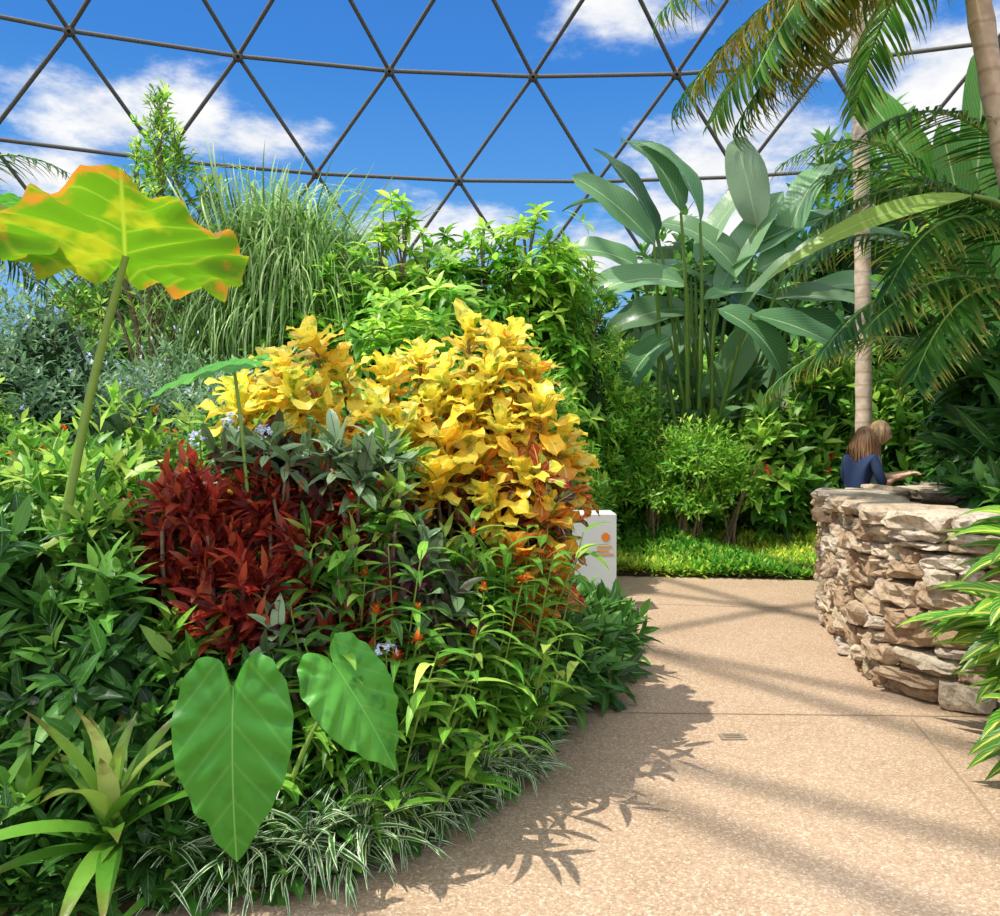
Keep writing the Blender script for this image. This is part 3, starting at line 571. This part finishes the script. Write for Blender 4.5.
ear(lb,(-.55,2.85,.74),(.5,-.1,-.7),(.35,-.8,.55),.36,.72,wavy=.025,c=.9); tube(pb,bez((-.82,2.95,.1),(-.75,2.85,.5),(-.55,2.87,.73),12),[.012,.007],7,.9)
ear(lb,(-1.15,3.45,1.93),(-.95,-.3,-.2),(.0,-.3,1),.36,.55,c=.9); tube(pb,bez((-1.1,3.6,.1),(-1.1,3.6,1.3),(-1.15,3.45,1.93),12),[.012,.007],7,.9)
ear(lb,(-2.05,3.2,2.52),(.8,-.5,.1),(0,.3,1),.4,.8,c=.9); tube(pb,bez((-2.3,3.4,.1),(-2.3,3.4,1.6),(-2.05,3.2,2.52),12),[.015,.009],7,.9)
build('elephant_ear_plant',[(lb,M_eleg),(pb,M_stem)])
lb=Buf();pb=Buf()
ear(lb,(-1.43,3.05,2.31),(.4,-.9,.34),(-.06,.36,.92),.57,1.26,dome=.03,droop=.1,wavy=.055,c=.6)
tube(pb,bez((-1.98,3.4,.1),(-1.85,3.3,1.3),(-1.43,3.06,2.305),16),[.03,.014],8,.9)
build('giant_elephant_ear_plant',[(lb,M_elet),(pb,M_stem)])
# ------------------------------------------------------------ croton
lb=Buf();pb=Buf()
yel=[(-1.36,4.2,1.86),(-1.12,4.1,1.95),(-.97,4.2,2.1),(-1.2,4.4,1.98),(-1.02,3.95,1.83),(-1.3,4.0,1.75),(-.85,4.3,1.95),
(-.62,4.4,1.93),(-.45,4.5,2.06),(-.3,4.3,1.92),(-.18,4.6,2.2),(.0,4.5,2.12),(-.05,4.3,1.95),(.18,4.5,1.95),(.08,4.7,2.16),(-.48,4.1,1.64),(-.28,4.05,1.58),(.0,4.15,1.66),(.34,4.4,1.6),(.12,4.1,1.42),(-.05,4.0,1.3),(.22,4.3,1.74),(-.15,4.2,1.78),(-.62,4.1,1.74),(-.36,4.2,1.76),(-.32,3.95,1.42),(.4,4.5,1.45),(-.85,3.95,1.7)]
for i,p in enumerate(yel):
    p=A(*p); ax=nrm(A(p[0]*.2+rng.normal(0,.2),-.4+rng.normal(0,.12),1))
    rosettes(lb,p,ax,19,.2,.112,(.1,1.6),.14,.85,'croton',10,.2,.13,cv=[rng.uniform(.88,1.02)],cg=-.24,cn=.07,five=True,lj=.2)
    tube(pb,bez(A(p[0]*.7-.1,4.5,.1),A(p[0]*.85,4.5,p[2]*.5),p,8),[.018,.009],5)
org=[(.2,3.95,1.0),(.3,4.15,.92),(.07,3.85,1.06),(.34,4.3,1.14),(.3,4.2,.8),(.14,3.95,.82),(.24,4.1,1.24),(-.2,3.85,.98),(.05,3.85,.85),(.36,4.4,1.3)]
for p in org:
    rosettes(lb,A(*p),A(.1,-.45,1),18,.17,.085,(.2,1.6),.15,.6,'croton',8,.15,.1,cv=[rng.uniform(.45,.85)],cg=-.38,cn=.14,five=True)
    tube(pb,bez((.15,4.4,.1),(p[0],4.4,p[2]*.5),p,8),[.018,.009],5)
P,Ax=ell((-.04,4.5,1.25),(.46,.33,.72),180,zmin=-.85,inner=.55,up=.3)
rosettes(lb,P,Ax,8,.17,.075,(.6,1.6),.15,.7,'croton',6,.15,.08,cv=np.clip(rng.normal(.26,.16,180)+.55*(P[:,2]-1.3),0,1),cn=.14)
P,Ax=ell((-1.05,4.35,1.35),(.4,.3,.5),50,zmin=-.5,inner=.6,up=.3)
rosettes(lb,P,Ax,8,.18,.075,(.6,1.6),.15,.7,'croton',6,.15,.08,cv=np.clip(rng.normal(.35,.15,50),0,1),cn=.12)
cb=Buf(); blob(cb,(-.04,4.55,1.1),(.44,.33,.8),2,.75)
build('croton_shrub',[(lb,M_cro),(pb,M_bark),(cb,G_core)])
# ------------------------------------------------------------ foreground bed shrubs
shrub('maroon_foliage_plant',[((-1.38,3.5,1.1),(.27,.2,.4)),((-1.12,3.4,.86),(.26,.18,.34)),((-.68,3.62,1.2),(.16,.14,.24)),((-.58,3.4,.74),(.16,.14,.2)),((-1.05,3.62,1.3),(.2,.15,.2)),((-.85,3.5,1.05),(.12,.1,.22))],M_mar,10,.12,.042,140,tilt=(.2,1.6),slen=.22,prof='ovate',nseg=3,flowers=(M_fr,5,12,.03),core=.4,cn=.3)
shrub('purple_leaf_shrub',[((-.66,3.65,1.4),(.22,.2,.18)),((-1.05,3.68,1.52),(.22,.2,.14)),((-.42,3.6,1.0),(.2,.18,.24)),((-.85,3.32,.72),(.16,.14,.16)),((-.28,3.6,.78),(.16,.15,.2))],M_pur,6,.16,.066,62,tilt=(.5,1.6),slen=.12,prof='ovate',nseg=4,core=.35,cn=.3)
shrub('mixed_green_shrub',[((-.75,3.48,.98),(.16,.14,.22)),((-.2,3.75,.85),(.24,.2,.3)),((-1.68,3.4,1.15),(.22,.2,.24)),((-.5,3.85,1.5),(.12,.12,.14)),((-1.95,3.7,1.25),(.3,.25,.3)),((-.5,3.55,1.25),(.12,.1,.14)),((-1.3,3.25,.7),(.18,.14,.16))],M_mid,7,.15,.048,75,tilt=(.4,1.6),slen=.14,prof='lance',nseg=4,core=.35,cn=.3)
shrub('glossy_dark_shrub',[((-1.95,3.4,.7),(.45,.35,.6)),((-1.6,3.1,.58),(.33,.25,.44)),((-2.3,3.2,.95),(.4,.35,.6)),((-1.25,3.15,.45),(.3,.2,.3))],M_dark,8,.17,.058,80,tilt=(.4,1.6),slen=.18,prof='lance',nseg=4,core=.65,cn=.25,inner=.6)
shrub('edge_shrub',[((.58,5.5,.2),(.3,.35,.3)),((.5,5.0,.25),(.22,.3,.28)),((.3,4.5,.3),(.2,.25,.32)),((.75,6.2,.16),(.22,.4,.22))],M_dark,8,.2,.06,85,tilt=(.4,1.5),slen=.15,nseg=4,core=.7)
# milkweed
lb=Buf();pb=Buf();fb=Buf()
for i in range(125):
    y=rng.uniform(3.05,4.1); xm=min(xedge(y)-.02,.4); x=rng.uniform(-.8,xm); h=np.clip(rng.normal(.58,.22)+.35*(y-3.15),.22,1.12)
    b=A(x,y,.05); e=b+A(rng.normal(.05,.13),rng.normal(-.12,.12),h); c_=bez(b,(b+e)/2+A(0,.03,.1),e,8); tube(pb,c_,[.006,.003],4,.8)
    k=15; f_=np.linspace(.3,1,k); P=np.stack([np.interp(f_,np.linspace(0,1,8),c_[:,q]) for q in range(3)],-1)
    an=np.repeat(np.arange(8),2)[:k]*1.57+np.tile([0,math.pi],8)[:k]+rng.random()*3
    D_=np.stack([np.cos(an),np.sin(an),np.full(k,.45)],-1)+rng.normal(0,.2,(k,3))
    leaves(lb,P,D_,Z,rng.uniform(.13,.26,k),rng.uniform(.03,.055,k),rng.uniform(.5,1.5,k),.25,'lance',5,r1=np.clip(rng.normal(.5,.25,k),0,1))
    if i%5==0:
        rosettes(fb,e+A(0,0,.02),Z,18,.032,.02,(.1,1.6),.012,.2,'ovate',2,cv=[.4],cn=.25)
build('milkweed_plant',[(lb,M_mid),(pb,M_stem),(fb,M_fo)])
fb=Buf();pb=Buf()
for p in [(-.43,3.02,.79),(-1.2,3.6,1.68),(-1.05,3.55,1.62),(-1.35,3.6,1.6)]:
    p=A(*p)
    for q in range(18):
        d=nrm(rng.normal(size=3)+Z); rosettes(fb,p+d*.038,d,5,.02,.014,(1.0,1.4),.0,.2,'ovate',2,cv=[.5],cn=.3)
    tube(pb,bez((p[0]-.05,p[1]+.1,.05),(p[0],p[1]+.1,p[2]*.6),p,7),[.006,.004],5)
build('pale_blue_flower_heads',[(fb,M_fw),(pb,M_stem)])
# bromeliad
lb=Buf()
rosettes(lb,A(-1.3,2.68,.36),A(.03,-.12,1),26,.46,.085,(.1,1.45),.16,.7,'strap',12,.35,cv=[.75],cg=-.5,cn=.15,upb=.1,lj=.1)
rosettes(lb,A(-1.66,2.8,.3),A(-.1,-.1,1),20,.4,.07,(.2,1.4),.14,.8,'strap',10,.35,cv=[.5],cg=-.35,cn=.1,lj=.1)
rosettes(lb,A(-1.1,2.75,.1),A(.1,-.2,1),14,.28,.05,(.3,1.4),.05,.8,'strap',8,.35,cv=[.3],cg=-.2,cn=.1,lj=.1)
tb=Buf(); tube(tb,[(-1.3,2.72,.02),(-1.3,2.7,.25)],.025,8); tube(tb,[(-1.66,2.82,.02),(-1.66,2.8,.22)],.025,8)
build('bromeliad',[(lb,M_brom),(tb,M_stem)])
# spider plants
lb=Buf()
for i in range(82):
    y=rng.uniform(2.76,3.95); x=xedge(y)-rng.uniform(-.02,.3)
    rosettes(lb,A(x,y,.04+rng.random()*.16),A(rng.normal(.1,.35),rng.normal(-.25,.2),1),20,.24*rng.uniform(.7,1.15),.02,(.1,1.4),.02,1.2,'blade',6,.3,cn=.25,lj=.3)
build('spider_plant_border',[(lb,M_spid)])
# undergrowth
lb=Buf(); n=6600; y=2.6+rng.random(n)**1.4*9; x=xedge(y)-.03-rng.random(n)**1.5*7
z=.08+rng.random(n)*np.minimum(.45,.06+(xedge(y)-x)*.5)
rosettes(lb,np.stack([x,y,z],-1),A(.1,-.2,1),7,.14,.05,(.4,1.5),.08,.5,'lance',3,cv=np.clip(rng.normal(.35,.25,n),0,1))
build('undergrowth',[(lb,M_dark)])
# ------------------------------------------------------------ sign
g=Buf()
def box(buf,c,s):
    c=A(*c);s=A(*s)/2; b=.012
    vs=[]
    for zz,k in ((-s[2],0),(s[2]-b,0),(s[2],b)):
        vs+=[(c[0]-s[0]+k,c[1]-s[1]+k,c[2]+zz),(c[0]+s[0]-k,c[1]-s[1]+k,c[2]+zz),(c[0]+s[0]-k,c[1]+s[1]-k,c[2]+zz),(c[0]-s[0]+k,c[1]+s[1]-k,c[2]+zz)]
    buf.add(vs,[[0,3,2,1],[0,1,5,4],[1,2,6,5],[2,3,7,6],[3,0,4,7],[4,5,9,8],[5,6,10,9],[6,7,11,10],[7,4,8,11],[8,9,10,11]],np.full((12,4),.5))
box(g,(.89,7.6,.46),(.38,.36,.92)); box(g,(.89,7.6,.02),(.42,.4,.04))
g2=Buf()
for k,wd in enumerate((.2,.16,.22)): quad(g2,[(.9,7.417,.60-.035*k),(.9+wd*.7,7.417,.60-.035*k),(.9+wd*.7,7.417,.62-.035*k),(.9,7.417,.62-.035*k)])
g3=Buf()
for k in range(8):
    a0_=k*math.pi/4; a1_=a0_+math.pi/4; cc_=(.98,7.416,.70); quad(g3,[cc_,(cc_[0]+.035*math.cos(a0_),7.416,cc_[2]+.035*math.sin(a0_)),(cc_[0]+.045*math.cos((a0_+a1_)/2),7.416,cc_[2]+.045*math.sin((a0_+a1_)/2)),(cc_[0]+.035*math.cos(a1_),7.416,cc_[2]+.035*math.sin(a1_))])
build('white_sign_plinth',[(g,plain('white_paint','#c8c8c2',.5)),(g2,plain('sign_lettering','#d89a5a',.6)),(g3,plain('sign_logo','#e07818',.6))],smooth=False)
# ------------------------------------------------------------ people
def skinmesh(name,V,E,R,mat,parent,lev=2):
    me=bpy.data.meshes.new(name); me.from_pydata([tuple(v) for v in V],E,[]); ob=bpy.data.objects.new(name,me); sc.collection.objects.link(ob); ob.parent=parent
    md=ob.modifiers.new('skin','SKIN'); md.use_smooth_shade=True
    for i,r in enumerate(R):
        sv=me.skin_vertices[0].data[i]; sv.radius=r if isinstance(r,tuple) else (r,r); sv.use_root=(i==0)
    s_=ob.modifiers.new('sub','SUBSURF'); s_.levels=lev; s_.render_levels=lev
    me.materials.append(mat); return ob
def person(name,loc,heading,scale,skin,shirt,pants,hairc,seed,hl=(.2,.34)):
    root=bpy.data.objects.new(name,None); sc.collection.objects.link(root); root.location=(loc[0],loc[1],0); root.rotation_euler=(0,0,heading); root.scale=(scale,)*3
    ms=plain('skin_'+name,skin,.55); mt=plain('shirt_'+name,shirt,.85); mp_=plain('trousers_'+name,pants,.85); mh=leaf_mat('hair_'+name,hairc,rough=.45,trans=.1,hue=.5,pv=.3); msh=plain('shoe_'+name,'#2a2422',.6); mdk=plain('eye_'+name,'#201814',.3); ml=plain('lip_'+name,'#a85a50',.5)
    skinmesh('shirt',[(0,0,.9),(0,.0,1.02),(0,.01,1.13),(0,.05,1.28),(0,.08,1.385),(.15,.07,1.355),(-.15,.07,1.355),(.2,.08,1.22),(-.2,.08,1.22),(.215,.13,1.1),(-.215,.13,1.1)],
        [(0,1),(1,2),(2,3),(3,4),(3,5),(3,6),(5,7),(7,9),(6,8),(8,10)],[(.16,.12),(.135,.105),(.12,.09),(.14,.105),(.062,.055),.06,.06,.05,.05,.045,.045],mt,root)
    skinmesh('trousers',[(0,0,.95),(0,0,.88),(.09,0,.8),(-.09,0,.8),(.1,.02,.48),(-.1,.02,.48),(.1,0,.09),(-.1,0,.09)],[(0,1),(1,2),(1,3),(2,4),(3,5),(4,6),(5,7)],[(.135,.1),(.15,.115),.09,.09,.062,.062,.05,.05],mp_,root)
    for s_ in (-1,1):
        skinmesh('shoe_%s'%('r' if s_>0 else 'l'),[(s_*.1,-.04,.045),(s_*.1,.05,.042),(s_*.105,.15,.03)],[(0,1),(1,2)],[(.038,.042),(.042,.036),(.036,.026)],msh,root)
        skinmesh('forearm_%s'%('r' if s_>0 else 'l'),[(s_*.212,.125,1.12),(s_*.19,.22,1.12),(s_*.15,.33,1.15),(s_*.14,.385,1.165)],[(0,1),(1,2),(2,3)],[.036,.035,.024,(.036,.018)],ms,root)
        fv=[(-.03,.075),(-.01,.088),(.01,.083),(.03,.066)]
        for q,(ox,fl) in enumerate(fv):
            skinmesh('finger_%d_%s'%(q+1,'r' if s_>0 else 'l'),[(s_*.14+ox*.8,.385,1.167),(s_*.14+ox,.385+fl*.5,1.175),(s_*.14+ox,.385+fl*.8,1.167),(s_*.14+ox,.385+fl,1.15)],[(0,1),(1,2),(2,3)],[.0095,.0085,.008,.007],ms,root,1)
        skinmesh('thumb_%s'%('r' if s_>0 else 'l'),[(s_*.125,.36,1.16),(s_*.095,.39,1.165),(s_*.085,.42,1.16)],[(0,1),(1,2)],[.012,.0105,.009],ms,root,1)
    skinmesh('neck',[(0,.075,1.36),(0,.09,1.42),(0,.11,1.49)],[(0,1),(1,2)],[.055,.048,.05],ms,root)
    c=A(0,.13,1.555); nu,nv=32,24; th=np.linspace(0,2*np.pi,nu,endpoint=False); ph=np.linspace(.02,np.pi-.02,nv)
    d=np.stack([np.outer(np.sin(ph),np.cos(th)),np.outer(np.sin(ph),np.sin(th)),np.outer(np.cos(ph),np.ones(nu))],-1).reshape(-1,3)
    V=d*A(.074,.094,.113); low=np.clip(-d[:,2],0,1); V[:,0]*=1-.32*low; V[:,1]+=.018*low; V[:,1]-=.02*low*(d[:,1]<0)*np.abs(d[:,1])
    nose=np.exp(-((d[:,0]/.16)**2+((d[:,2]+.12)/.18)**2))*(d[:,1]>.3); V[:,1]+=.022*nose
    for sx_ in (-1,1): V[:,1]-=.008*np.exp(-(((d[:,0]-sx_*.4)/.18)**2+((d[:,2]-.08)/.14)**2))*(d[:,1]>.3)
    ti=.3; Rx=np.array([[1,0,0],[0,math.cos(ti),math.sin(ti)],[0,-math.sin(ti),math.cos(ti)]])
    H=lambda v:(np.asarray(v)@Rx.T)+c
    hb=Buf(); idx=np.arange(nu*nv).reshape(nv,nu);nx=np.roll(idx,-1,1); hb.add(H(V),np.stack([idx[:-1],idx[1:],nx[1:],nx[:-1]],-1),np.full((len(V),4),.5))
    eb=Buf();lbf=Buf()
    def smallell(buf,cc,r):
        dd=d*A(*r)+A(*cc); buf.add(H(dd),np.stack([idx[:-1],idx[1:],nx[1:],nx[:-1]],-1),np.full((len(dd),4),.5))
    for sx_ in (-1,1): smallell(eb,(sx_*.03,.08,.01),(.012,.009,.006)); smallell(hb,(sx_*.074,-.005,-.01),(.009,.018,.03))
    smallell(lbf,(0,.086,-.058),(.022,.007,.006))
    build('head',[(hb,ms),(eb,mdk),(lbf,ml)],parent=root)
    hb=Buf(); Vh=d*A(.082,.102,.121); Vh[:,1]-=.008; keep=(d[:,1]<.35)|(d[:,2]>.6)
    Fh=np.stack([idx[:-1],idx[1:],nx[1:],nx[:-1]],-1).reshape(-1,4); Fh=Fh[keep[Fh].all(1)&(d[Fh][:,:,2]>-.6).all(1)]
    hb.add(H(Vh),Fh,np.full((len(Vh),4),.4))
    r_=np.random.default_rng(seed); n=800; a=r_.uniform(math.pi*.97,math.pi*2.03,n); e=r_.uniform(-.3,1.1,n)
    sd=np.stack([np.cos(a)*np.cos(e),np.sin(a)*np.cos(e),np.sin(e)],-1)
    P=H(sd*A(.083,.103,.12)+A(0,-.008,0)); flat=nrm(sd*A(1,1,0)+1e-6); cl=np.clip(sd[:,2:3],0,1)
    D_=nrm(flat*(.02+.65*cl)+A(0,-.02,-1)*(1-.45*cl)+r_.normal(0,.04,(n,3)))
    leaves(hb,P,D_,nrm(flat+.4*Z),r_.uniform(*hl,n)+.06*sd[:,2],.013,.15+1.3*np.clip(sd[:,2],0,1),.1,'blade',8,.25,r1=r_.random(n))
    build('hair',[(hb,mh)],parent=root)
    return root
person('woman',(3.6,8.1),math.radians(-65),1.04,'#e0ac8c','#2c3c5c','#2c3448',['#7c583e','#a0744e','#c0966c'],3,(.26,.4))
person('woman',(3.86,8.45),math.radians(-110),1.08,'#e6b898','#a8c0d4','#5a5148',['#a8825a','#c8a470','#e4c890'],5,(.1,.18))
